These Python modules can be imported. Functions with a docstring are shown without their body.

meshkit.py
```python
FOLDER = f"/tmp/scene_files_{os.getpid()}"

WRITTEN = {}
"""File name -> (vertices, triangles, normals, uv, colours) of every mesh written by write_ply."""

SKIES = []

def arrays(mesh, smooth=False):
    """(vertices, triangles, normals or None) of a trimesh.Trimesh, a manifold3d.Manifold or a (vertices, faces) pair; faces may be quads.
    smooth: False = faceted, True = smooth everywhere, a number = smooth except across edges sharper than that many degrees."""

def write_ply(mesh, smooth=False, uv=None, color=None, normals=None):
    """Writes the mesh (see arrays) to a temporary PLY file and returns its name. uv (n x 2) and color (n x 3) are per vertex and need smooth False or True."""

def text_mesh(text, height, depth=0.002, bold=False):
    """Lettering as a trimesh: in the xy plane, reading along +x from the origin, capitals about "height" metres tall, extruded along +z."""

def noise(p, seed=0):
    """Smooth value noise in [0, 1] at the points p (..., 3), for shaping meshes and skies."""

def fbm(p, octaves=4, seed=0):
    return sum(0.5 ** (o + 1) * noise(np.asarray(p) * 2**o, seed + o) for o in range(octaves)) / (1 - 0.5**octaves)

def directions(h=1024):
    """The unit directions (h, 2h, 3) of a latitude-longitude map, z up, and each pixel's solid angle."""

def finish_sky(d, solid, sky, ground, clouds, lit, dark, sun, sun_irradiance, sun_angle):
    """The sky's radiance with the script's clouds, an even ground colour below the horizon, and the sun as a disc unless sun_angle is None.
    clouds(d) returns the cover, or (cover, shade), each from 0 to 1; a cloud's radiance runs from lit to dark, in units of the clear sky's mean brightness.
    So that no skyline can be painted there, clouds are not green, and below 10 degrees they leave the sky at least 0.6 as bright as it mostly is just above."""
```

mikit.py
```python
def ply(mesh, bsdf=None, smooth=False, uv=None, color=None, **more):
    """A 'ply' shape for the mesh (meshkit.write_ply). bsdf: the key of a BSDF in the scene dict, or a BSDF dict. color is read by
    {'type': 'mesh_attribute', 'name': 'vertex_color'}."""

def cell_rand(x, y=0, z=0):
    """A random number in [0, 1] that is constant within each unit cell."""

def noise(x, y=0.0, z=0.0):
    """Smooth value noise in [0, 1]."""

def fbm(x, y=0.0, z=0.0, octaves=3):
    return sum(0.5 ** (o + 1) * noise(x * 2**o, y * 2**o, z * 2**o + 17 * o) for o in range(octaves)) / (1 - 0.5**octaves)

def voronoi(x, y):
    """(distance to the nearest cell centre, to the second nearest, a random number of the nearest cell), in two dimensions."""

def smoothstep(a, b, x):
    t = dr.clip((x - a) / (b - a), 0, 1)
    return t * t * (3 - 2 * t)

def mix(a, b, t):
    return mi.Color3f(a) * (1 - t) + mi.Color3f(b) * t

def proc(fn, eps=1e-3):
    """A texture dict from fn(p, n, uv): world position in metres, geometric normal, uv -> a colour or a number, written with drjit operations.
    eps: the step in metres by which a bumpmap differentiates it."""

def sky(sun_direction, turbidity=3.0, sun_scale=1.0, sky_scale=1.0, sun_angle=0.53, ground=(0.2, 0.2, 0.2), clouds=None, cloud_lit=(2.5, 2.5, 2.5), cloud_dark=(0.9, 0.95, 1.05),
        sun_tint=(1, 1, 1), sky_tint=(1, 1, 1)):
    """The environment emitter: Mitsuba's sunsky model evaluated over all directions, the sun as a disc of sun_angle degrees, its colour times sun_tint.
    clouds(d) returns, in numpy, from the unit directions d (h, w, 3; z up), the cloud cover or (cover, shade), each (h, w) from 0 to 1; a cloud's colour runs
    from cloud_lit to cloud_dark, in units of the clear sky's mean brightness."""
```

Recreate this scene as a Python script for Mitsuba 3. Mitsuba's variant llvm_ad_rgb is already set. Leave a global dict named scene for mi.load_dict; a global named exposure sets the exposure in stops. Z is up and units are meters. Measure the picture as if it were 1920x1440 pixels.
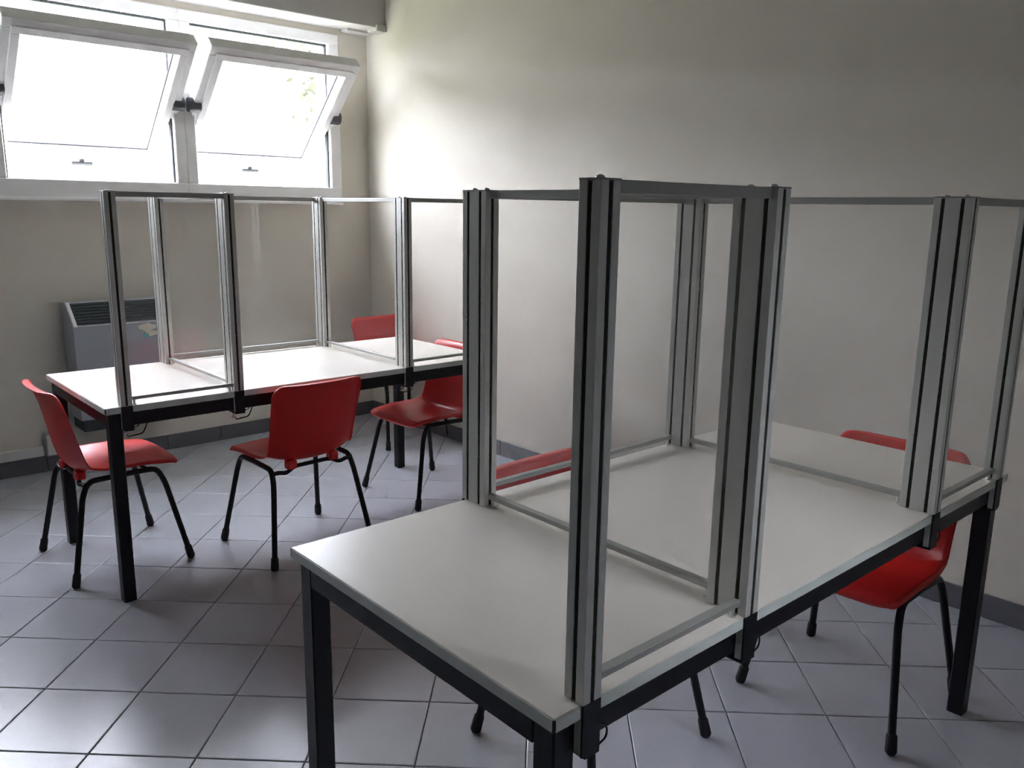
import math
import numpy as np
import trimesh
import mitsuba as mi
import mikit
import meshkit
from scipy.interpolate import CubicSpline, PchipInterpolator

T = mi.ScalarTransform4f
rng = np.random.default_rng(7)
scene = {"type": "scene"}
labels = {}
PI = math.pi

# ------------------------------------------------------------------ camera
CAM = np.array([-0.7677, -0.7368, 1.4617])
YAW, PITCH, ROLL, FPIX = 0.82772, -0.20754, 0.01407, 1560.9


def camera_axes():
    cy, sy, cp, sp = math.cos(YAW), math.sin(YAW), math.cos(PITCH), math.sin(PITCH)
    f = np.array([cy * cp, sy * cp, sp])
    r = np.array([sy, -cy, 0])
    u = np.cross(r, f)
    c, s = math.cos(ROLL), math.sin(ROLL)
    return c * r + s * u, -s * r + c * u, f


_r, _u, _f = camera_axes()
_m = np.eye(4)
_m[:3, 0], _m[:3, 1], _m[:3, 2], _m[:3, 3] = -_r, _u, _f, CAM
scene["camera"] = {"type": "perspective", "fov_axis": "x", "fov": math.degrees(2 * math.atan(960 / FPIX)), "near_clip": 0.05,
                   "far_clip": 500.0, "to_world": T(_m.tolist())}

# ------------------------------------------------------------------ sky (bright overcast day, no direct sun), exposure
exposure = 7.2


def overcast(d):
    n = meshkit.fbm(d * np.array([3.0, 3.0, 6.0]), 4, 3)
    return 0.86 + 0.14 * n, 0.25 + 0.5 * n


scene["sky"] = mikit.sky((-0.3, -0.6, 0.74), turbidity=4.0, sun_scale=0.0, sky_scale=1.0, ground=(0.22, 0.24, 0.2), clouds=overcast,
                         cloud_lit=(2.5, 2.57, 2.85), cloud_dark=(1.7, 1.75, 1.97))

# ------------------------------------------------------------------ room dimensions
XR, YW = 2.467, 4.26            # right wall, window wall (inner faces)
XL, YS, ZC = -3.3, -1.75, 2.95   # left wall, rear wall, ceiling
WT = 0.28                       # wall thickness
SILL, HEAD = 1.50, 2.535        # window opening in the wall
WIN_X = [1.275, 0.281, -0.713]   # left edge of every clear opening, 0.87 to 0.89 wide
WX0, WX1 = -0.775, 2.24
DOOR_X0, DOOR_X1, DOOR_H = 0.28, 1.02, 2.15

# ------------------------------------------------------------------ materials
N = mikit


def principled(rgb, rough, metallic=0.0, spec=0.5, **k):
    col = rgb if isinstance(rgb, dict) else {"type": "rgb", "value": list(rgb)}
    return {"type": "principled", "base_color": col, "roughness": rough, "metallic": metallic, "specular": spec, **k}


def two(b):
    return {"type": "twosided", "bsdf": b}


def wall_colour(p, n, uv):
    a = N.fbm(p.x * 1.7, p.y * 1.7, p.z * 1.7, 3)
    b = N.smoothstep(0.62, 0.78, N.fbm(p.x * 6.0 + 4, p.y * 6.0, p.z * 4.0, 3))
    c = N.mix((0.66, 0.625, 0.55), (0.69, 0.655, 0.58), a)
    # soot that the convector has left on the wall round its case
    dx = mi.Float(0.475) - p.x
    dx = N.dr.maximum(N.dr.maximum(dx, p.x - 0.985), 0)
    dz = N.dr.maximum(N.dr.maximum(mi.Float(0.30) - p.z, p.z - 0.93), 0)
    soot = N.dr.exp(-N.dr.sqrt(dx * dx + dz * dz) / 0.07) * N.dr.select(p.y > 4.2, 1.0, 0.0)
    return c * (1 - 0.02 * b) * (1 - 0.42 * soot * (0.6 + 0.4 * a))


def tile_colour(p, n, uv):
    a = N.fbm(p.x * 5.0, p.y * 5.0, 0.0, 3)
    f = N.noise(p.x * 160.0, p.y * 160.0, 0.0)
    return N.mix((0.30, 0.315, 0.36), (0.355, 0.37, 0.41), a * 0.75 + f * 0.25)


def skirting_colour(p, n, uv):
    return N.mix((0.09, 0.093, 0.105), (0.13, 0.133, 0.145), N.fbm(p.x * 9, p.y * 9, p.z * 9, 3))


def bark_colour(p, n, uv):
    return N.mix((0.10, 0.08, 0.06), (0.2, 0.17, 0.13), N.fbm(p.x * 9, p.y * 9, p.z * 2, 3))


def ground_colour(p, n, uv):
    return N.mix((0.17, 0.19, 0.12), (0.25, 0.26, 0.18), N.fbm(p.x * 1.3, p.y * 1.3, 0.0, 4))


M = {
    "paint": two({"type": "diffuse", "reflectance": N.proc(wall_colour)}),
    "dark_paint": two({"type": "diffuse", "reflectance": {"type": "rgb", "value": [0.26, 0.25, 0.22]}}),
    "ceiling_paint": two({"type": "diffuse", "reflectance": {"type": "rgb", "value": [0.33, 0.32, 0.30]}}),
    "beam_paint": two({"type": "diffuse", "reflectance": {"type": "rgb", "value": [0.55, 0.53, 0.51]}}),
    "tile": two(principled(N.proc(tile_colour), 0.30, spec=0.85)),
    "grout": two({"type": "diffuse", "reflectance": {"type": "rgb", "value": [0.09, 0.09, 0.095]}}),
    "skirting": two(principled(N.proc(skirting_colour), 0.4)),
    "aluminium": two(principled((0.56, 0.57, 0.54), 0.36, metallic=0.3)),
    "aluminium_rail": two(principled((0.40, 0.405, 0.38), 0.4, metallic=0.35)),
    "aluminium_dark": two(principled((0.30, 0.305, 0.30), 0.42, metallic=0.6)),
    "slot": two(principled((0.03, 0.028, 0.024), 0.7, spec=0.2)),
    "screw_steel": two(principled((0.62, 0.62, 0.6), 0.25, metallic=0.9)),
    "black_steel": two(principled((0.006, 0.0065, 0.009), 0.4, spec=0.28)),
    "black_rubber": two(principled((0.012, 0.012, 0.014), 0.6, spec=0.3)),
    "laminate": two(principled((0.69, 0.65, 0.59), 0.30)),
    "edge_band": two(principled((0.58, 0.62, 0.59), 0.4)),
    "seam": two(principled((0.02, 0.02, 0.02), 0.7)),
    "red_plastic": two(principled((0.56, 0.026, 0.022), 0.33)),
    "pane": {"type": "thindielectric", "int_ior": 1.49},
    "glass": {"type": "thindielectric", "int_ior": 1.5},
    "white_frame": two(principled((0.80, 0.80, 0.80), 0.4)),
    "white_sash": two(principled((0.82, 0.82, 0.83), 0.35)),
    "gasket": two(principled((0.05, 0.055, 0.06), 0.6)),
    "pivot": two(principled((0.06, 0.065, 0.075), 0.5)),
    "heater_grey": two(principled((0.30, 0.32, 0.35), 0.42)),
    "heater_trim": two(principled((0.62, 0.63, 0.64), 0.4)),
    "grille_dark": two(principled((0.04, 0.05, 0.055), 0.7, spec=0.25)),
    "sticker_cream": two(principled((0.62, 0.56, 0.45), 0.6)),
    "sticker_teal": two(principled((0.12, 0.40, 0.36), 0.6)),
    "conduit": two(principled((0.62, 0.62, 0.60), 0.45)),
    "leaf": {"type": "principledthin", "base_color": {"type": "rgb", "value": [0.075, 0.078, 0.055]}, "roughness": 0.6, "diff_trans": 0.3},
    "bark": two({"type": "diffuse", "reflectance": N.proc(bark_colour)}),
    "lawn": two({"type": "diffuse", "reflectance": N.proc(ground_colour)}),
    "pale_facade": two({"type": "diffuse", "reflectance": {"type": "rgb", "value": [0.34, 0.335, 0.32]}}),
    "facade": two({"type": "diffuse", "reflectance": {"type": "rgb", "value": [0.16, 0.16, 0.17]}}),
    "concrete": two({"type": "diffuse", "reflectance": {"type": "rgb", "value": [0.45, 0.44, 0.42]}}),
}
for _k, _v in M.items():
    scene["mat_" + _k] = _v


# ------------------------------------------------------------------ helpers
def put(key, mesh, mat, smooth=False, to=None):
    n, base = 1, key
    while key in scene:
        key = f"{base}_{n:03d}"
        n += 1
    d = dict(mesh) if isinstance(mesh, dict) else mikit.ply(mesh, "mat_" + mat, smooth=smooth)
    if to is not None:
        d["to_world"] = to
    scene[key] = d
    return key


def new_thing(name):
    n, key = 1, name
    while key in labels or key in scene:
        key = f"{name}_{n:03d}"
        n += 1
    return key


def tag(key, label, category=None, group=None, kind=None):
    d = {"label": label}
    if category:
        d["category"] = category
    if group:
        d["group"] = group
    if kind:
        d["kind"] = kind
    labels[key] = d


def struct(key, label, category=None):
    tag(key, label, category or key.split("_")[0], kind="structure")


def box(x0, x1, y0, y1, z0, z1):
    m = trimesh.creation.box((x1 - x0, y1 - y0, z1 - z0))
    m.apply_translation(((x0 + x1) / 2, (y0 + y1) / 2, (z0 + z1) / 2))
    return m


def cbox(x0, x1, y0, y1, z0, z1, c=0.002):
    """A box with chamfered edges."""
    v = []
    for x, sx in ((x0, 1), (x1, -1)):
        for y, sy in ((y0, 1), (y1, -1)):
            for z, sz in ((z0, 1), (z1, -1)):
                v += [(x + sx * c, y + sy * c, z), (x + sx * c, y, z + sz * c), (x, y + sy * c, z + sz * c)]
    return trimesh.convex.convex_hull(np.array(v))


def cat(*ms):
    return trimesh.util.concatenate(list(ms))


def tube(path, radius, n=10, caps=True):
    """A round tube along the points (m, 3); radius a number or one per point."""
    p = np.asarray(path, float)
    rad = np.broadcast_to(radius, len(p))
    t = np.gradient(p, axis=0)
    t /= np.linalg.norm(t, axis=1, keepdims=True)
    ref = np.array([0.0, 0.0, 1.0]) if abs(t[0][2]) < 0.9 else np.array([1.0, 0.0, 0.0])
    a = np.cross(t[0], ref)
    a /= np.linalg.norm(a)
    verts = []
    ang = np.arange(n) * 2 * PI / n
    for i in range(len(p)):
        a = a - t[i] * (a @ t[i])
        a /= np.linalg.norm(a)
        b = np.cross(t[i], a)
        verts.append(p[i] + rad[i] * (np.cos(ang)[:, None] * a + np.sin(ang)[:, None] * b))
    v = np.vstack(verts)
    f = []
    for i in range(len(p) - 1):
        for j in range(n):
            k = (j + 1) % n
            q = [i * n + j, i * n + k, (i + 1) * n + k, (i + 1) * n + j]
            f += [[q[0], q[1], q[2]], [q[0], q[2], q[3]]]
    if caps:
        v = np.vstack([v, p[0], p[-1]])
        c0, c1 = len(v) - 2, len(v) - 1
        e = (len(p) - 1) * n
        for j in range(n):
            k = (j + 1) % n
            f += [[c0, k, j], [c1, e + j, e + k]]
    return trimesh.Trimesh(v, np.array(f), process=False)


def arc_path(points, corner=0.03, steps=6):
    """A polyline with its inner corners rounded."""
    p = [np.array(q, float) for q in points]
    out = [p[0]]
    for i in range(1, len(p) - 1):
        a, b = p[i - 1] - p[i], p[i + 1] - p[i]
        la, lb = np.linalg.norm(a), np.linalg.norm(b)
        c = min(corner, la * 0.45, lb * 0.45)
        s, e = p[i] + a / la * c, p[i] + b / lb * c
        for k in range(steps + 1):
            t = k / steps
            out.append((1 - t) ** 2 * s + 2 * t * (1 - t) * p[i] + t * t * e)
    out.append(p[-1])
    return np.array(out)


def cyl(x, y, z0, z1, r, n=16):
    m = trimesh.creation.cylinder(r, z1 - z0, sections=n)
    m.apply_translation((x, y, (z0 + z1) / 2))
    return m


# ------------------------------------------------------------------ floor: square grey tiles laid at 45 degrees
TP, TA = 0.2964, -0.7773
T0 = np.array([-0.6738, 1.9177])
tu = np.array([math.cos(TA), math.sin(TA)])
tv = np.array([-tu[1], tu[0]])
put("floor", box(XL - WT, XR + WT, YS - WT, YW + WT, -0.12, -0.006), "grout")
struct("floor", "floor of square grey glazed tiles laid diagonally", "floor")


def tile_piece(i, j):
    from shapely.geometry import Polygon, box as sbox
    g = 0.0016
    q = [T0 + TP * (i * tu + j * tv) + (a * tu + b * tv) for a, b in ((g, g), (TP - g, g), (TP - g, TP - g), (g, TP - g))]
    poly = Polygon(q).intersection(sbox(XL, YS, XR, YW))
    if poly.is_empty or poly.area < 2e-4:
        return None
    poly = poly if poly.geom_type == "Polygon" else max(poly.geoms, key=lambda s: s.area)
    c = np.array(poly.exterior.coords)[:-1]
    if poly.exterior.is_ccw is False:
        c = c[::-1]
    n = len(c)
    m = c.mean(0)
    inner = m + (c - m) * (1 - 0.0022 / 0.13)
    v = np.vstack([np.c_[inner, np.zeros(n)], np.c_[c, np.full(n, -0.0012)], np.c_[c, np.full(n, -0.0062)]])
    f = [[0, k, k + 1] for k in range(1, n - 1)]
    for a in (0, n):
        for k in range(n):
            l = (k + 1) % n
            f += [[a + k, a + n + k, a + n + l], [a + k, a + n + l, a + l]]
    return trimesh.Trimesh(v, np.array(f), process=False)


def to_pixel(P):
    d = np.asarray(P, float) - CAM
    w = d @ _f
    return 960 + FPIX * (d @ _r) / w, 720 - FPIX * (d @ _u) / w, w


near_tiles, far_tiles = [], []
for i in range(-26, 27):
    for j in range(-26, 27):
        c = T0 + TP * ((i + 0.5) * tu + (j + 0.5) * tv)
        if not (XL - 0.25 < c[0] < XR + 0.25 and YS - 0.25 < c[1] < YW + 0.25):
            continue
        m = tile_piece(i, j)
        if m is None:
            continue
        x, y, w = to_pixel([c[0], c[1], 0])
        (near_tiles if w > 0.2 and -140 < x < 2060 and -100 < y < 1640 else far_tiles).append((w, m))
near_tiles.sort(key=lambda q: q[0])
far_tiles += near_tiles[290:]
for w, m in near_tiles[:290]:
    put("floor__tile", m, "tile")
if far_tiles:
    put("floor__tile_field", cat(*[m for _, m in far_tiles]), "tile")
    labels["floor__tile_field"] = {"label": "rest of the diagonal grey floor tiles", "kind": "stuff"}

# ------------------------------------------------------------------ walls, ceiling, beam, skirting
put("wall_window", cat(box(XL - WT, XR + WT, YW, YW + WT, -0.1, SILL), box(XL - WT, XR + WT, YW, YW + WT, HEAD, ZC),
                       box(XL - WT, WX0, YW, YW + WT, SILL, HEAD), box(WX1, XR + WT, YW, YW + WT, SILL, HEAD)), "paint")
struct("wall_window", "off-white plastered wall under and around the row of high windows", "wall")
put("wall_right", box(XR, XR + WT, YS - WT, YW, -0.1, ZC), "paint")
struct("wall_right", "long bare off-white plastered wall on the right", "wall")
put("wall_left", box(XL - WT, XL, YS - WT, YW, -0.1, ZC), "dark_paint")
struct("wall_left", "greyish brown plastered wall on the left of the room", "wall")
YP, XP = -0.95, 0.12            # the part of the rear wall that stands forward, beside the camera
put("wall_rear", cat(box(XL, XP, YS - WT, YS, -0.1, ZC), box(XP, XP + 0.12, YS - WT, YP, -0.1, ZC), box(XP + 0.12, DOOR_X0, YP - 0.16, YP, -0.1, ZC),
                     box(DOOR_X1, XR, YP - 0.16, YP, -0.1, ZC), box(DOOR_X0, DOOR_X1, YP - 0.16, YP, DOOR_H, ZC)), "dark_paint")
struct("wall_rear", "greyish brown plastered wall behind with an open doorway", "wall")
put("ceiling", box(XL - WT, XR + WT, YS - WT, YW + WT, ZC, ZC + 0.2), "ceiling_paint")
struct("ceiling", "plain off-white ceiling", "ceiling")
put("trim_1", cbox(XL, XR - 0.001, 4.035, YW, 2.578, ZC, 0.004), "beam_paint")
struct("trim_1", "grey painted beam boxed in above the windows", "beam")
put("trim_1__end_bracket", cat(cbox(XR - 0.075, XR - 0.001, 4.02, 4.13, 2.556, 2.60, 0.004), cbox(XR - 0.20, XR - 0.001, 4.17, YW - 0.001, 2.562, 2.58, 0.003)), "beam_paint")
for side, segs in (("window", [("x", XL, XR)]), ("right", [("y", YS, YW - 0.012)]), ("left", [("y", YS, YW - 0.012)])):
    key = "baseboard_" + side
    pieces = []
    for ax, a, b in segs:
        k = a
        while k < b - 0.01:
            e = min(k + 0.33, b)
            g = 0.0012
            if ax == "x":
                pieces.append((cbox(k + g, e - g, YW - 0.010, YW - 0.0003, 0.0005, 0.092, 0.002)))
            elif side == "right":
                pieces.append((cbox(XR - 0.010, XR - 0.0003, k + g, e - g, 0.0005, 0.092, 0.002)))
            else:
                pieces.append((cbox(XL + 0.0003, XL + 0.010, k + g, e - g, 0.0005, 0.092, 0.002)))
            k = e
    if side == "left":
        put(key, cat(*pieces), "skirting")
    else:
        for pc in pieces:
            put(key + "__tile", pc, "skirting")
    struct(key, "dark grey tile skirting along the foot of the " + ("window" if side == "window" else side) + " wall", "skirting")

# doorway behind the camera
put("door_1", cat(box(DOOR_X0, DOOR_X0 + 0.05, YP - 0.17, YP + 0.012, 0, DOOR_H), box(DOOR_X1 - 0.05, DOOR_X1, YP - 0.17, YP + 0.012, 0, DOOR_H),
                  box(DOOR_X0, DOOR_X1, YP - 0.17, YP + 0.012, DOOR_H - 0.05, DOOR_H)), "white_frame")
struct("door_1", "white frame of the open doorway behind the camera", "door")

# ------------------------------------------------------------------ windows: horizontally pivoted white sashes, tilted open
FY0, FY1 = YW - 0.022, YW + 0.05        # fixed frame depth
PZ = 2.02
TILT = math.radians(46)


def frame_mesh(x0, x1, z0, z1, w, y0, y1, c=0.004):
    return cat(cbox(x0, x1, y0, y1, z0, z0 + w, c), cbox(x0, x1, y0, y1, z1 - w, z1, c), cbox(x0, x0 + w, y0, y1, z0 + w, z1 - w, c), cbox(x1 - w, x1, y0, y1, z0 + w, z1 - w, c))


for n, x0 in enumerate(WIN_X):
    key = f"window_{n + 1}"
    x1 = 2.163 if n == 0 else x0 + 0.868
    xo0 = x0 - 0.062
    xo1 = WX1 if n == 0 else x1 + 0.064
    # fixed frame: outer members, a little proud of the wall
    fr = cat(cbox(xo0, xo1, FY0, FY1, 2.475, HEAD + 0.004, 0.005), cbox(xo0, xo1, FY0, FY1, SILL - 0.018, 1.582, 0.005),
             cbox(xo0, x0, FY0, FY1, 1.582, 2.475, 0.005), cbox(x1, xo1, FY0, FY1, 1.582, 2.475, 0.005))
    put(key + "__frame", fr, "white_frame")
    put(key + "__gasket", cat(box(x0 + 0.0005, x1 - 0.0005, YW + 0.005, YW + 0.03, 2.463, 2.4745), box(x1 - 0.010, x1 - 0.0005, YW + 0.005, YW + 0.03, 1.583, 2.463), box(x0 + 0.0005, x0 + 0.010, YW + 0.005, YW + 0.03, 1.583, 2.463)), "gasket")
    put(key + "__sill", cbox(xo0, xo1, YW - 0.034, FY0 + 0.0, SILL - 0.030, SILL - 0.012, 0.003), "white_frame")
    sx0, sx1, hh, w = x0 - 0.026, x1 + 0.026, 0.452, 0.082
    to = T().translate([0, YW - 0.012, PZ]).rotate([1, 0, 0], math.degrees(TILT))
    # local: y towards the outside, z up; top tips into the room
    sash = cat(frame_mesh(sx0, sx1, -hh, hh, w - 0.026, -0.046, 0.030), frame_mesh(sx0 + 0.040, sx1 - 0.040, -hh + 0.040, hh - 0.040, w - 0.040, -0.056, 0.040, 0.003))
    put(key + "__sash", sash, "white_sash", to=to)
    put(key + "__sash__pane", box(sx0 + w + 0.002, sx1 - w - 0.002, 0.028, 0.0281, -hh + w + 0.002, hh - w - 0.002), "glass", to=to)
    put(key + "__sash__gasket", frame_mesh(sx0 + w + 0.0003, sx1 - w - 0.0003, -hh + w + 0.0003, hh - w - 0.0003, 0.005, 0.018, 0.026, 0.0005), "gasket", to=to)
    put(key + "__sash__handle", cat(cbox((x0 + x1) / 2 - 0.055, (x0 + x1) / 2 + 0.055, -0.082, -0.066, -hh + 0.028, -hh + 0.046, 0.003), cbox((x0 + x1) / 2 - 0.012, (x0 + x1) / 2 + 0.012, -0.068, -0.056, -hh + 0.02, -hh + 0.054, 0.003)), "pivot", to=to)
    for px in (sx0 + 0.010, sx1 - 0.012):
        c = trimesh.creation.cylinder(0.040, 0.066, sections=24)
        c.apply_transform(trimesh.transformations.rotation_matrix(PI / 2, (0, 1, 0)))
        c.apply_translation((px, YW - 0.050, PZ))
        put(key + "__pivot", cat(c, cbox(px - 0.030, px + 0.030, YW - 0.086, YW - 0.020, PZ - 0.030, PZ + 0.026, 0.006)), "pivot", smooth=40)
    struct(key, ["white pivot window nearest the corner, tilted open", "white pivot window tilted open, second from the corner"][n] if n < 2 else "further white pivot window along the same wall", "window")

# ------------------------------------------------------------------ wall convector heater
t = "wall_heater"
HX0, HX1, HY, HZ0, HZ1 = 0.475, 0.985, 4.06, 0.30, 0.930
prof = np.array([(YW - 0.001, HZ0), (HY, HZ0), (HY, 0.812), (YW - 0.075, HZ1), (YW - 0.001, HZ1)])


def extrude_x(yz, x0, x1):
    from shapely.geometry import Polygon
    m = trimesh.creation.extrude_polygon(Polygon(yz), x1 - x0, engine="earcut")
    # extrude_polygon: (a, b, h) -> (h, a, b)
    v = m.vertices
    m.vertices = np.c_[v[:, 2] + x0, v[:, 0], v[:, 1]]
    return m


put(t + "__body", extrude_x(prof, HX0, HX1), "heater_grey")
a, b = np.array([HY, 0.812]), np.array([YW - 0.075, HZ1])
dvec = (b - a) / np.linalg.norm(b - a)
nvec = np.array([-dvec[1], dvec[0]])
if nvec[1] < 0:
    nvec = -nvec
nvec = np.array([-abs(dvec[1]), abs(dvec[0])])


def slanted(u0, u1, h0, h1, x0, x1):
    q = [a + dvec * u + nvec * h for u, h in ((u0, h0), (u1, h0), (u1, h1), (u0, h1))]
    return extrude_x(np.array(q), x0, x1)


LEN = np.linalg.norm(b - a)
put(t + "__grille", slanted(0.012, LEN - 0.008, 0.0005, 0.003, HX0 + 0.022, HX1 - 0.022), "grille_dark")
for k in range(7):
    u = 0.02 + k * (LEN - 0.045) / 6
    put(t + "__slat", slanted(u, u + 0.006, 0.003, 0.007, HX0 + 0.024, HX1 - 0.024), "grille_dark")
put(t + "__end_trim", slanted(0.0, LEN, 0.0005, 0.006, HX0 + 0.004, HX0 + 0.021), "heater_trim")
put(t + "__end_trim", slanted(0.0, LEN, 0.0005, 0.006, HX1 - 0.021, HX1 - 0.004), "heater_trim")
put(t + "__base", box(HX0 + 0.012, HX1 - 0.012, HY + 0.006, YW - 0.002, 0.235, HZ0 - 0.0005), "grille_dark")


def blob(cx, cz, rx, rz, seed, y):
    r = np.random.default_rng(seed)
    n = 14
    ang = np.arange(n) / n * 2 * PI
    rad = 1 + 0.28 * r.uniform(-1, 1, n)
    pts = np.c_[cx + rx * rad * np.cos(ang), cz + rz * rad * np.sin(ang)]
    from shapely.geometry import Polygon
    m = trimesh.creation.extrude_polygon(Polygon(pts), 0.0008, engine="earcut")
    v = m.vertices
    m.vertices = np.c_[v[:, 0], y - v[:, 2], v[:, 1]]
    m.faces = m.faces[:, ::-1]
    return m


put(t + "__sticker", blob(0.852, 0.783, 0.048, 0.022, 1, HY - 0.0005), "sticker_cream")
put(t + "__sticker", blob(0.872, 0.750, 0.034, 0.018, 5, HY - 0.0014), "sticker_cream")
put(t + "__sticker", blob(0.846, 0.738, 0.017, 0.014, 2, HY - 0.0023), "sticker_teal")
labels[t + "__sticker"] = {"label": "torn cream sticker remains"}
labels[t + "__sticker_002"] = {"label": "small teal sticker scrap"}
tag(t, "grey wall convector heater with a dark slanted grille below the windows", "heater")

# cable trunking and its end box
put("cable_trunking", cbox(XL + 0.02, 0.318, YW - 0.028, YW - 0.0005, 0.094, 0.152, 0.005), "conduit")
tag("cable_trunking", "off-white cable trunking running low along the wall left of the heater", "cable trunking")
t = "socket_box"
put(t + "__body", cbox(0.320, 0.400, YW - 0.055, YW - 0.0005, 0.094, 0.225, 0.005), "heater_grey")
put(t + "__cover", cbox(0.326, 0.394, YW - 0.0625, YW - 0.0555, 0.102, 0.217, 0.003), "conduit")
tag(t, "small grey socket box at the end of the low wall trunking", "socket box")

# ------------------------------------------------------------------ desks
L, W, H, TT = 1.79, 0.801, 0.75, 0.024


def make_desk():
    p = {}
    p["tabletop"] = (mikit.ply(cbox(0, L, 0, W, H - TT, H, 0.0014), "mat_laminate"), None)
    band = []
    zz0, zz1 = H - TT + 0.002, H - 0.002
    band = [box(0.003, L - 0.003, -0.0012, 0.0, zz0, zz1), box(0.003, L - 0.003, W, W + 0.0012, zz0, zz1), box(-0.0012, 0.0, 0.003, W - 0.003, zz0, zz1), box(L, L + 0.0012, 0.003, W - 0.003, zz0, zz1)]
    for k, bm in enumerate(band):
        p["tabletop__edge_band" + ("" if k == 0 else f"_{k:03d}")] = (mikit.ply(bm, "mat_edge_band"), None)
    for k, (x, y) in enumerate(((0, 0), (L, 0), (L, W), (0, W))):
        sx, sy = (1 if x == 0 else -1), (1 if y == 0 else -1)
        m = cat(box(min(x, x + sx * 0.0028), max(x, x + sx * 0.0028), y - sy * 0.0004 - 0.0004, y - sy * 0.0004 + 0.0004, zz0, zz1), box(x - sx * 0.0004 - 0.0004, x - sx * 0.0004 + 0.0004, min(y, y + sy * 0.0028), max(y, y + sy * 0.0028), zz0, zz1))
        p["tabletop__corner_seam" + ("" if k == 0 else f"_{k:03d}")] = (mikit.ply(m, "mat_seam"), None)
    ins, lw = 0.0357, 0.045
    k = 0
    for x in (ins, L - ins):
        for y in (ins, W - ins):
            p["leg" + ("" if k == 0 else f"_{k:03d}")] = (mikit.ply(cbox(x - lw / 2, x + lw / 2, y - lw / 2, y + lw / 2, 0.0, H - TT - 0.0003, 0.003), "mat_black_steel"), None)
            k += 1
    rh = 0.052
    z1, z0 = H - TT - 0.0006, H - TT - rh
    e0 = ins - lw / 2
    rails = [cbox(ins + lw / 2, L - ins - lw / 2, e0, e0 + 0.03, z0, z1), cbox(ins + lw / 2, L - ins - lw / 2, W - e0 - 0.03, W - e0, z0, z1),
             cbox(e0, e0 + 0.03, ins + lw / 2, W - ins - lw / 2, z0, z1), cbox(L - e0 - 0.03, L - e0, ins + lw / 2, W - ins - lw / 2, z0, z1)]
    for k, m in enumerate(rails):
        p["rail" + ("" if k == 0 else f"_{k:03d}")] = (mikit.ply(m, "mat_black_steel"), None)
    return p


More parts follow.
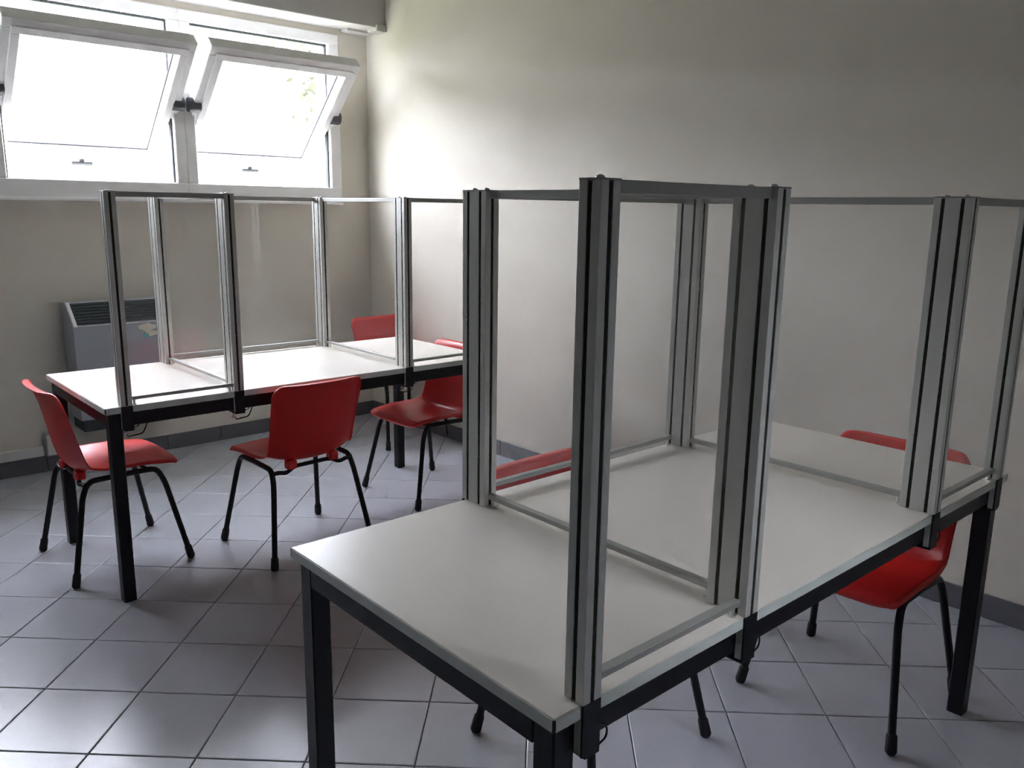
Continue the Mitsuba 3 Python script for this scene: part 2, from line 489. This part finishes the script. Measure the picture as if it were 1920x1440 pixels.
# ------------------------------------------------------------------ zigzag desk divider of aluminium posts and clear panes
PS, PD, PH = 0.0395, 0.0845, 0.752
X1, X2, X3 = 0.0536, 0.4728, 1.2777
X4 = L - X1 - PS
EF, EB = 0.005, 0.012


def profile_poly(w, d, slots_w, slots_d, sw=0.0085, dep=0.006):
    from shapely.geometry import box as sbox
    p = sbox(0, 0, w, d).buffer(-0.0015).buffer(0.0015, quad_segs=3)
    for s in slots_w:
        p = p.difference(sbox(s - sw / 2, -1, s + sw / 2, dep)).difference(sbox(s - sw / 2, d - dep, s + sw / 2, d + 1))
    for s in slots_d:
        p = p.difference(sbox(-1, s - sw / 2, dep, s + sw / 2)).difference(sbox(w - dep, s - sw / 2, w + 1, s + sw / 2))
    return p


def slot_lining(w, d, slots_w, slots_d, h, sw=0.0085, dep=0.006):
    """Dark gasket strips at the bottom of the slots."""
    ms = []
    for s in slots_w:
        ms += [box(s - sw / 2 + 0.0001, s + sw / 2 - 0.0001, dep - 0.0042, dep - 0.0002, 0.001, h - 0.001), box(s - sw / 2 + 0.0001, s + sw / 2 - 0.0001, d - dep + 0.0002, d - dep + 0.0042, 0.001, h - 0.001)]
    for s in slots_d:
        ms += [box(dep - 0.0042, dep - 0.0002, s - sw / 2 + 0.0001, s + sw / 2 - 0.0001, 0.001, h - 0.001), box(w - dep + 0.0002, w - dep + 0.0042, s - sw / 2 + 0.0001, s + sw / 2 - 0.0001, 0.001, h - 0.001)]
    return cat(*ms)


def make_divider():
    p = {}

    def add(name, mesh, mat, smooth=False):
        n, k = 1, name
        while k in p:
            k = f"{name}_{n:03d}"
            n += 1
        p[k] = (mikit.ply(mesh, "mat_" + mat, smooth=smooth), None)
        return k

    posts = [("f", X1, PS), ("f", X2, PD), ("b", X2, PD), ("b", X3, PD), ("f", X3, PD), ("f", X4, PS)]
    for side, x, d in posts:
        y0 = -EF if side == "f" else W + EB - d
        sd = [d / 2] if d < 0.05 else [d * 0.245, d * 0.755]
        m = trimesh.creation.extrude_polygon(profile_poly(PS, d, [PS / 2], sd), PH - 0.003, engine="earcut")
        m.apply_translation((x, y0, H + 0.0008))
        key = add("post", m, "aluminium")
        s = slot_lining(PS, d, [PS / 2], sd, PH - 0.004)
        s.apply_translation((x, y0, H + 0.0008))
        add(key + "__slot_strip", s, "slot")
        cap = cbox(x - 0.0004, x + PS + 0.0004, y0 - 0.0004, y0 + d + 0.0004, H + PH - 0.0021, H + PH + 0.0006, 0.0006)
        add(key + "__cap", cap, "aluminium_dark")
        for c in sd:
            b_ = trimesh.creation.icosphere(2, 0.0065)
            b_.apply_scale((1, 1, 0.62))
            b_.apply_translation((x + PS / 2, y0 + c, H + PH + 0.0015))
            add(key + "__cap_screw", b_, "screw_steel", smooth=True)
        # clamp under the desk edge
        sgn = 1 if side == "f" else -1
        ye = 0.0 if side == "f" else W

        def yb(a_, b__):
            q = sorted((ye + sgn * a_, ye + sgn * b__))
            return q[0], q[1]

        cx0, cx1 = x, x + PS
        ax0, ax1 = max(cx0, 0.0605), min(cx1, L - 0.0605)
        out_ = EF if side == "f" else EB
        zc = H - 0.086
        ck = add("clamp", cat(cbox(cx0, cx1, *yb(-out_ - 0.001, -0.0016), zc, H + 0.0004, 0.001), cbox(ax0, ax1, *yb(-out_ - 0.001, 0.085), zc - 0.005, zc + 0.0002, 0.001)), "black_steel")
        add(ck + "__spacer", cbox(cx0 + 0.0004, cx1 - 0.0004, *yb(-0.0014, 0.0122), zc + 0.001, H - TT - 0.001, 0.0008), "aluminium")
        ys = ye + sgn * 0.062
        xm = (ax0 + ax1) / 2
        add(ck + "__screw", cat(cyl(xm, ys, zc - 0.030, zc + 0.0095, 0.0045, 12), cyl(xm, ys, zc - 0.034, zc - 0.026, 0.0085, 12)), "screw_steel", smooth=40)
        rx = cx1 + 0.0002
        ry = ye - sgn * 0.003
        rp = arc_path([(rx, ry, zc + 0.040), (rx + 0.012, ry, zc + 0.036), (rx + 0.019, ry, zc + 0.024), (rx + 0.016, ry, zc + 0.010), (rx, ry, zc + 0.006)], 0.006, 4)
        if x < 1.5:
            add(ck + "__wire_ring", tube(rp, 0.0017, 8), "black_steel", smooth=40)
        hy = sgn
        hp = arc_path([(xm + 0.006, ys, zc - 0.030), (xm + 0.012, ys + hy * 0.008, zc - 0.045), (xm + 0.075, ys + hy * 0.03, zc - 0.046), (xm + 0.098, ys + hy * 0.03, zc + 0.004)], 0.014, 5)
        add(ck + "__wire_handle", tube(hp, 0.0024, 8), "black_steel", smooth=40)
    # panes with rails
    def bay(xa, ya, xb, yb_):
        """From post slot to post slot, along x or y."""
        along_x = abs(xb - xa) > abs(yb_ - ya)
        wr = 0.009
        for z0, z1 in ((H + 0.019, H + 0.031), (H + PH - 0.0185, H + PH - 0.0005)):
            if along_x:
                m = cbox(xa, xb, ya - wr, ya + wr, z0, z1, 0.0012)
            else:
                m = cbox(xa - wr, xa + wr, ya, yb_, z0, z1, 0.0012)
            add("bottom_rail" if z0 < H + 0.1 else "top_rail", m, "aluminium_rail")
        g = 0.0035
        if along_x:
            m = trimesh.Trimesh([(xa - g, ya, H + 0.030), (xb + g, ya, H + 0.030), (xb + g, ya, H + PH - 0.018), (xa - g, ya, H + PH - 0.018)], [[0, 1, 2], [0, 2, 3]], process=False)
            feet = [(xa + 0.012, ya), (xb - 0.012, ya)]
        else:
            m = trimesh.Trimesh([(xa, ya - g, H + 0.030), (xa, yb_ + g, H + 0.030), (xa, yb_ + g, H + PH - 0.018), (xa, ya - g, H + PH - 0.018)], [[0, 1, 2], [0, 2, 3]], process=False)
            feet = [(xa, ya + 0.012), (xa, yb_ - 0.012)]
        add("pane", m, "pane")
        for fx, fy in feet:
            add("rail_foot", cat(cyl(fx, fy, H + 0.0003, H + 0.019, 0.0045, 12), cyl(fx, fy, H + 0.0003, H + 0.004, 0.0075, 12)), "screw_steel", smooth=40)

    yf1 = -EF + PS / 2                  # slot of a single front post
    yf2 = -EF + PD * 0.245              # outer slot of a double front post
    ybk = W + EB - PD * 0.245           # outer slot of a double rear post
    bay(X1 + PS, yf1, X2, yf1)
    bay(X2 + PS / 2, -EF + PD, X2 + PS / 2, W + EB - PD)
    bay(X2 + PS, ybk, X3, ybk)
    bay(X3 + PS / 2, -EF + PD, X3 + PS / 2, W + EB - PD)
    bay(X3 + PS, yf1, X4, yf1)
    return p


# ------------------------------------------------------------------ red shell chairs
def make_shell():
    pts = np.array([(0.232, 0.408), (0.222, 0.426), (0.190, 0.438), (0.10, 0.437), (0.0, 0.424), (-0.085, 0.413), (-0.135, 0.420), (-0.168, 0.452), (-0.187, 0.52), (-0.203, 0.61),
                    (-0.217, 0.69), (-0.226, 0.735), (-0.232, 0.751), (-0.243, 0.761), (-0.258, 0.763)])
    s = np.r_[0, np.cumsum(np.linalg.norm(np.diff(pts, axis=0), axis=1))]
    fx, fz = PchipInterpolator(s, pts[:, 0]), PchipInterpolator(s, pts[:, 1])
    Ltot = s[-1]
    u = np.linspace(0, 1, 61)
    tt = Ltot * (0.5 - 0.5 * np.cos(PI * u)) * 0.55 + Ltot * u * 0.45
    d10 = np.array([float(fx(s[10], 1)), float(fz(s[10], 1))])
    d10 /= np.linalg.norm(d10)
    n_back = np.array([d10[1], -d10[0]])
    wk = PchipInterpolator([0, 0.05, 0.22, s[4], s[6], s[8], s[10], Ltot - 0.05, Ltot], [0.188, 0.204, 0.213, 0.213, 0.204, 0.201, 0.208, 0.210, 0.208])
    ck = PchipInterpolator([0, 0.06, 0.2, s[5], s[7], s[9], s[11], Ltot], [-0.014, -0.006, 0.016, 0.040, 0.048, 0.036, 0.020, 0.010])
    M_ = 37
    sv = np.linspace(-1, 1, M_)
    sv = np.sign(sv) * (1 - (1 - np.abs(sv)) ** 1.35)
    base = []
    P, Nn = np.zeros((len(tt), M_, 3)), np.zeros((len(tt), M_, 3))
    for i, t_ in enumerate(tt):
        e0, e1 = t_, Ltot - t_
        w = float(wk(t_))
        for e, r in ((e0, 0.045), (e1, 0.078)):       # rounded corners of the outline
            if e < r:
                w -= r * (1 - math.sqrt(max(0.0, 1 - ((r - e) / r) ** 2)))
        d = np.array([float(fx(t_, 1)), float(fz(t_, 1))])
        d /= np.linalg.norm(d)
        n2 = np.array([d[1], -d[0]])      # towards the sitter: seat up, back forward
        if t_ > s[10]:
            n2 = n_back
        base.append((n2[0], 0.0, n2[1]))
        c = float(ck(t_))
        for j, sj in enumerate(sv):
            off = c * (abs(sj) ** 2.6)
            P[i, j] = (float(fx(t_)) + n2[0] * off, w * sj, float(fz(t_)) + n2[1] * off)
    du = np.gradient(P, axis=0)
    dv = np.gradient(P, axis=1)
    Nn = np.cross(du, dv)
    Nn /= np.maximum(np.linalg.norm(Nn, axis=2, keepdims=True), 1e-9)
    if Nn[len(tt) // 4, M_ // 2, 2] < 0:
        Nn = -Nn
    # rolled lip round the border: the outermost band bends away from the sitter
    P2 = P.copy()
    base = np.array(base)
    for i, t_ in enumerate(tt):
        for j in range(M_):
            edge = min((1 - abs(sv[j])) * 0.21, t_, Ltot - t_)
            l = max(0.0, 1 - edge / 0.012)
            P2[i, j] -= base[i] * 0.010 * l ** 1.5
    top = P2
    bot = P2 - Nn * 0.0045
    n, m = len(tt), M_
    v = np.vstack([top.reshape(-1, 3), bot.reshape(-1, 3)])
    f = []
    o = n * m
    for i in range(n - 1):
        for j in range(m - 1):
            a_, b_, c_, d_ = i * m + j, i * m + j + 1, (i + 1) * m + j + 1, (i + 1) * m + j
            f += [[a_, b_, c_], [a_, c_, d_], [o + a_, o + c_, o + b_], [o + a_, o + d_, o + c_]]
    ring = [(0, j) for j in range(m)] + [(i, m - 1) for i in range(1, n)] + [(n - 1, j) for j in range(m - 2, -1, -1)] + [(i, 0) for i in range(n - 2, 0, -1)]
    for k in range(len(ring)):
        a_, b_ = ring[k], ring[(k + 1) % len(ring)]
        a_, b_ = a_[0] * m + a_[1], b_[0] * m + b_[1]
        f += [[a_, o + a_, o + b_], [a_, o + b_, b_]]
    msh = trimesh.Trimesh(v, np.array(f), process=False)
    trimesh.repair.fix_normals(msh)
    return msh


def make_chair():
    p = {}
    p["shell"] = (mikit.ply(make_shell(), "mat_red_plastic", smooth=50), None)
    lug = lambda s: cbox(-0.160, -0.122, s * 0.100 - 0.022, s * 0.100 + 0.022, 0.388, 0.426, 0.006)
    p["shell__lug"] = (mikit.ply(lug(1), "mat_red_plastic"), None)
    p["shell__lug_001"] = (mikit.ply(lug(-1), "mat_red_plastic"), None)
    k = 0
    for sy in (1, -1):
        y0, y1 = sy * 0.186, sy * 0.238
        for front in (True, False):
            xs = 0.125 if front else -0.135
            xf = 0.222 if front else -0.225
            kx = 0.148 if front else -0.157
            path = arc_path([(0.0, y0, 0.402), (xs, y0, 0.402 if front else 0.398), (kx + (0.004 if front else -0.004), y0 + sy * 0.006, 0.345), (xf, y1, 0.012)], 0.045, 7)
            nm = "leg" + ("" if k == 0 else f"_{k:03d}")
            p[nm] = (mikit.ply(tube(path, 0.0112, 12), "mat_black_steel", smooth=40), None)
            a_, b_ = path[-2], path[-1]
            d = (b_ - a_) / np.linalg.norm(b_ - a_)
            q = np.array([b_ - d * 0.045, b_ - d * 0.040, b_ - d * 0.012, b_ + d * 0.004, b_ + d * 0.0105])
            p[nm + "__foot"] = (mikit.ply(tube(q, [0.0118, 0.0150, 0.0158, 0.0160, 0.0115], 12), "mat_black_rubber", smooth=40), None)
            k += 1
    fb = arc_path([(0.10, 0.186, 0.400), (0.10, 0.13, 0.392), (0.10, -0.13, 0.392), (0.10, -0.186, 0.400)], 0.03, 5)
    rb = arc_path([(-0.148, 0.188, 0.384), (-0.154, 0.160, 0.386), (-0.152, 0.128, 0.376), (-0.142, 0.085, 0.396), (-0.142, -0.085, 0.396), (-0.152, -0.128, 0.376), (-0.154, -0.160, 0.386), (-0.148, -0.188, 0.384)], 0.025, 5)
    p["crossbar"] = (mikit.ply(tube(fb, 0.0085, 10), "mat_black_steel", smooth=40), None)
    p["crossbar_001"] = (mikit.ply(tube(rb, 0.0085, 10), "mat_black_steel", smooth=40), None)
    return p


def place(parts, name, to, label, category, group=None):
    key = new_thing(name)
    tag(key, label, category, group)
    for part, (d, _) in parts.items():
        scene[f"{key}__{part}"] = {**d, "to_world": to}
    return key


FAR = (0.1037, 2.3311, math.degrees(-0.01124))
NEAR = (0.0, 0.0, math.degrees(-0.0155))


def pose(x, y, deg):
    return T().translate([x, y, 0]).rotate([0, 0, 1], deg)


desk, divider, chair = make_desk(), make_divider(), make_chair()
place(desk, "desk", pose(*NEAR), "white-topped desk with black legs in the foreground", "desk", "white desks with black frames")
place(desk, "desk", pose(*FAR), "white-topped desk with black legs beside the wall heater, further back", "desk", "white desks with black frames")
place(divider, "desk_divider", pose(*NEAR), "zigzag divider of grey metal posts and clear panes clamped on the foreground desk", "divider", "clear zigzag desk dividers")
place(divider, "desk_divider", pose(*FAR), "zigzag divider of grey metal posts and clear panes on the far desk under the windows", "divider", "clear zigzag desk dividers")
G = "red shell chairs with black legs"
for x, y, deg, lab in (
    (0.245, 2.835, 0, "red plastic chair at the left end of the far desk, below the wall heater"),
    (0.900, 2.475, 92, "red plastic chair seen from behind, at the middle of the far desk"),
    (1.745, 2.665, 180, "red plastic chair tucked under the right end of the far desk"),
    (2.235, 3.605, -90, "red plastic chair in the room corner, backrest showing above the far desk"),
    (1.620, 0.290, 180, "bright red plastic chair at the far right end of the foreground desk"),
    (0.840, 0.660, -90, "red plastic chair behind the foreground desk, backrest showing between the first two posts"),
):
    place(chair, "chair", pose(x, y, deg), lab, "chair", G)

# ------------------------------------------------------------------ outside: lawn and trees
put("lawn", box(-40, 40, YW + WT + 0.02, 60, -0.6, -0.5), "lawn")
tag("lawn", "green ground outside the windows", "lawn", kind="structure")
put("garden_building__facade", box(-22, 26, 22.5, 24, -0.6, 4.9), "pale_facade")
tag("garden_building", "long pale building beyond the trees outside the windows", "building", kind="structure")
CH, CY = 3.15, -3.1     # narrow light court outside the doorway
put("light_court__walls", cat(box(DOOR_X0 - 0.2, DOOR_X0, CY, YP - 0.18, -0.1, CH), box(DOOR_X1, DOOR_X1 + 0.2, CY, YP - 0.18, -0.1, CH),
                              box(DOOR_X0 - 0.2, DOOR_X1 + 0.2, CY - 0.2, CY, -0.1, CH)), "facade")
put("light_court__paving", box(DOOR_X0, DOOR_X1, CY, YP - 0.17, -0.12, -0.02), "concrete")
tag("light_court", "narrow walled light court outside the doorway", "courtyard", kind="structure")


def leaf_cloud(centre, radii, count, size, seed):
    r = np.random.default_rng(seed)
    d = r.normal(size=(count, 3))
    d /= np.linalg.norm(d, axis=1, keepdims=True)
    rad = r.uniform(0.25, 1, count) ** 0.5
    c = np.asarray(centre) + d * rad[:, None] * np.asarray(radii)
    a_ = r.normal(size=(count, 3))
    a_ /= np.linalg.norm(a_, axis=1, keepdims=True)
    b_ = np.cross(a_, r.normal(size=(count, 3)))
    b_ /= np.linalg.norm(b_, axis=1, keepdims=True)
    s = size * r.uniform(0.7, 1.3, count)[:, None]
    v = np.stack([c - a_ * s, c + b_ * s * 0.45, c + a_ * s, c - b_ * s * 0.45], 1).reshape(-1, 3)
    f = (np.arange(count)[:, None, None] * 4 + np.array([[0, 1, 2], [0, 2, 3]])[None]).reshape(-1, 3)
    return trimesh.Trimesh(v, f, process=False)


for k, (x, y, h, rx, rz, cnt) in enumerate(((8.3, 15.0, 4.7, 1.3, 0.9, 330), (5.7, 10.5, 2.6, 0.6, 0.6, 110), (9.2, 19.0, 6.4, 1.9, 0.9, 420))):
    key = new_thing("tree")
    put(key + "__trunk", tube(np.array([(x, y, -0.5), (x + 0.1, y, h * 0.4), (x + 0.05, y + 0.1, h * 0.75), (x, y, h)]), [0.16, 0.12, 0.08, 0.03], 9), "bark", smooth=40)
    put(key + "__foliage", leaf_cloud((x, y, h), (rx, rx, rz), cnt, 0.11, 20 + k), "leaf")
    labels[key + "__foliage"] = {"label": "loose green leaves", "kind": "stuff"}
    tag(key, ["leafy tree outside, seen through the window nearest the corner", "low leafy tree outside at the right edge of the corner window", "taller leafy tree outside, behind the others"][k], "tree", "trees outside the windows")
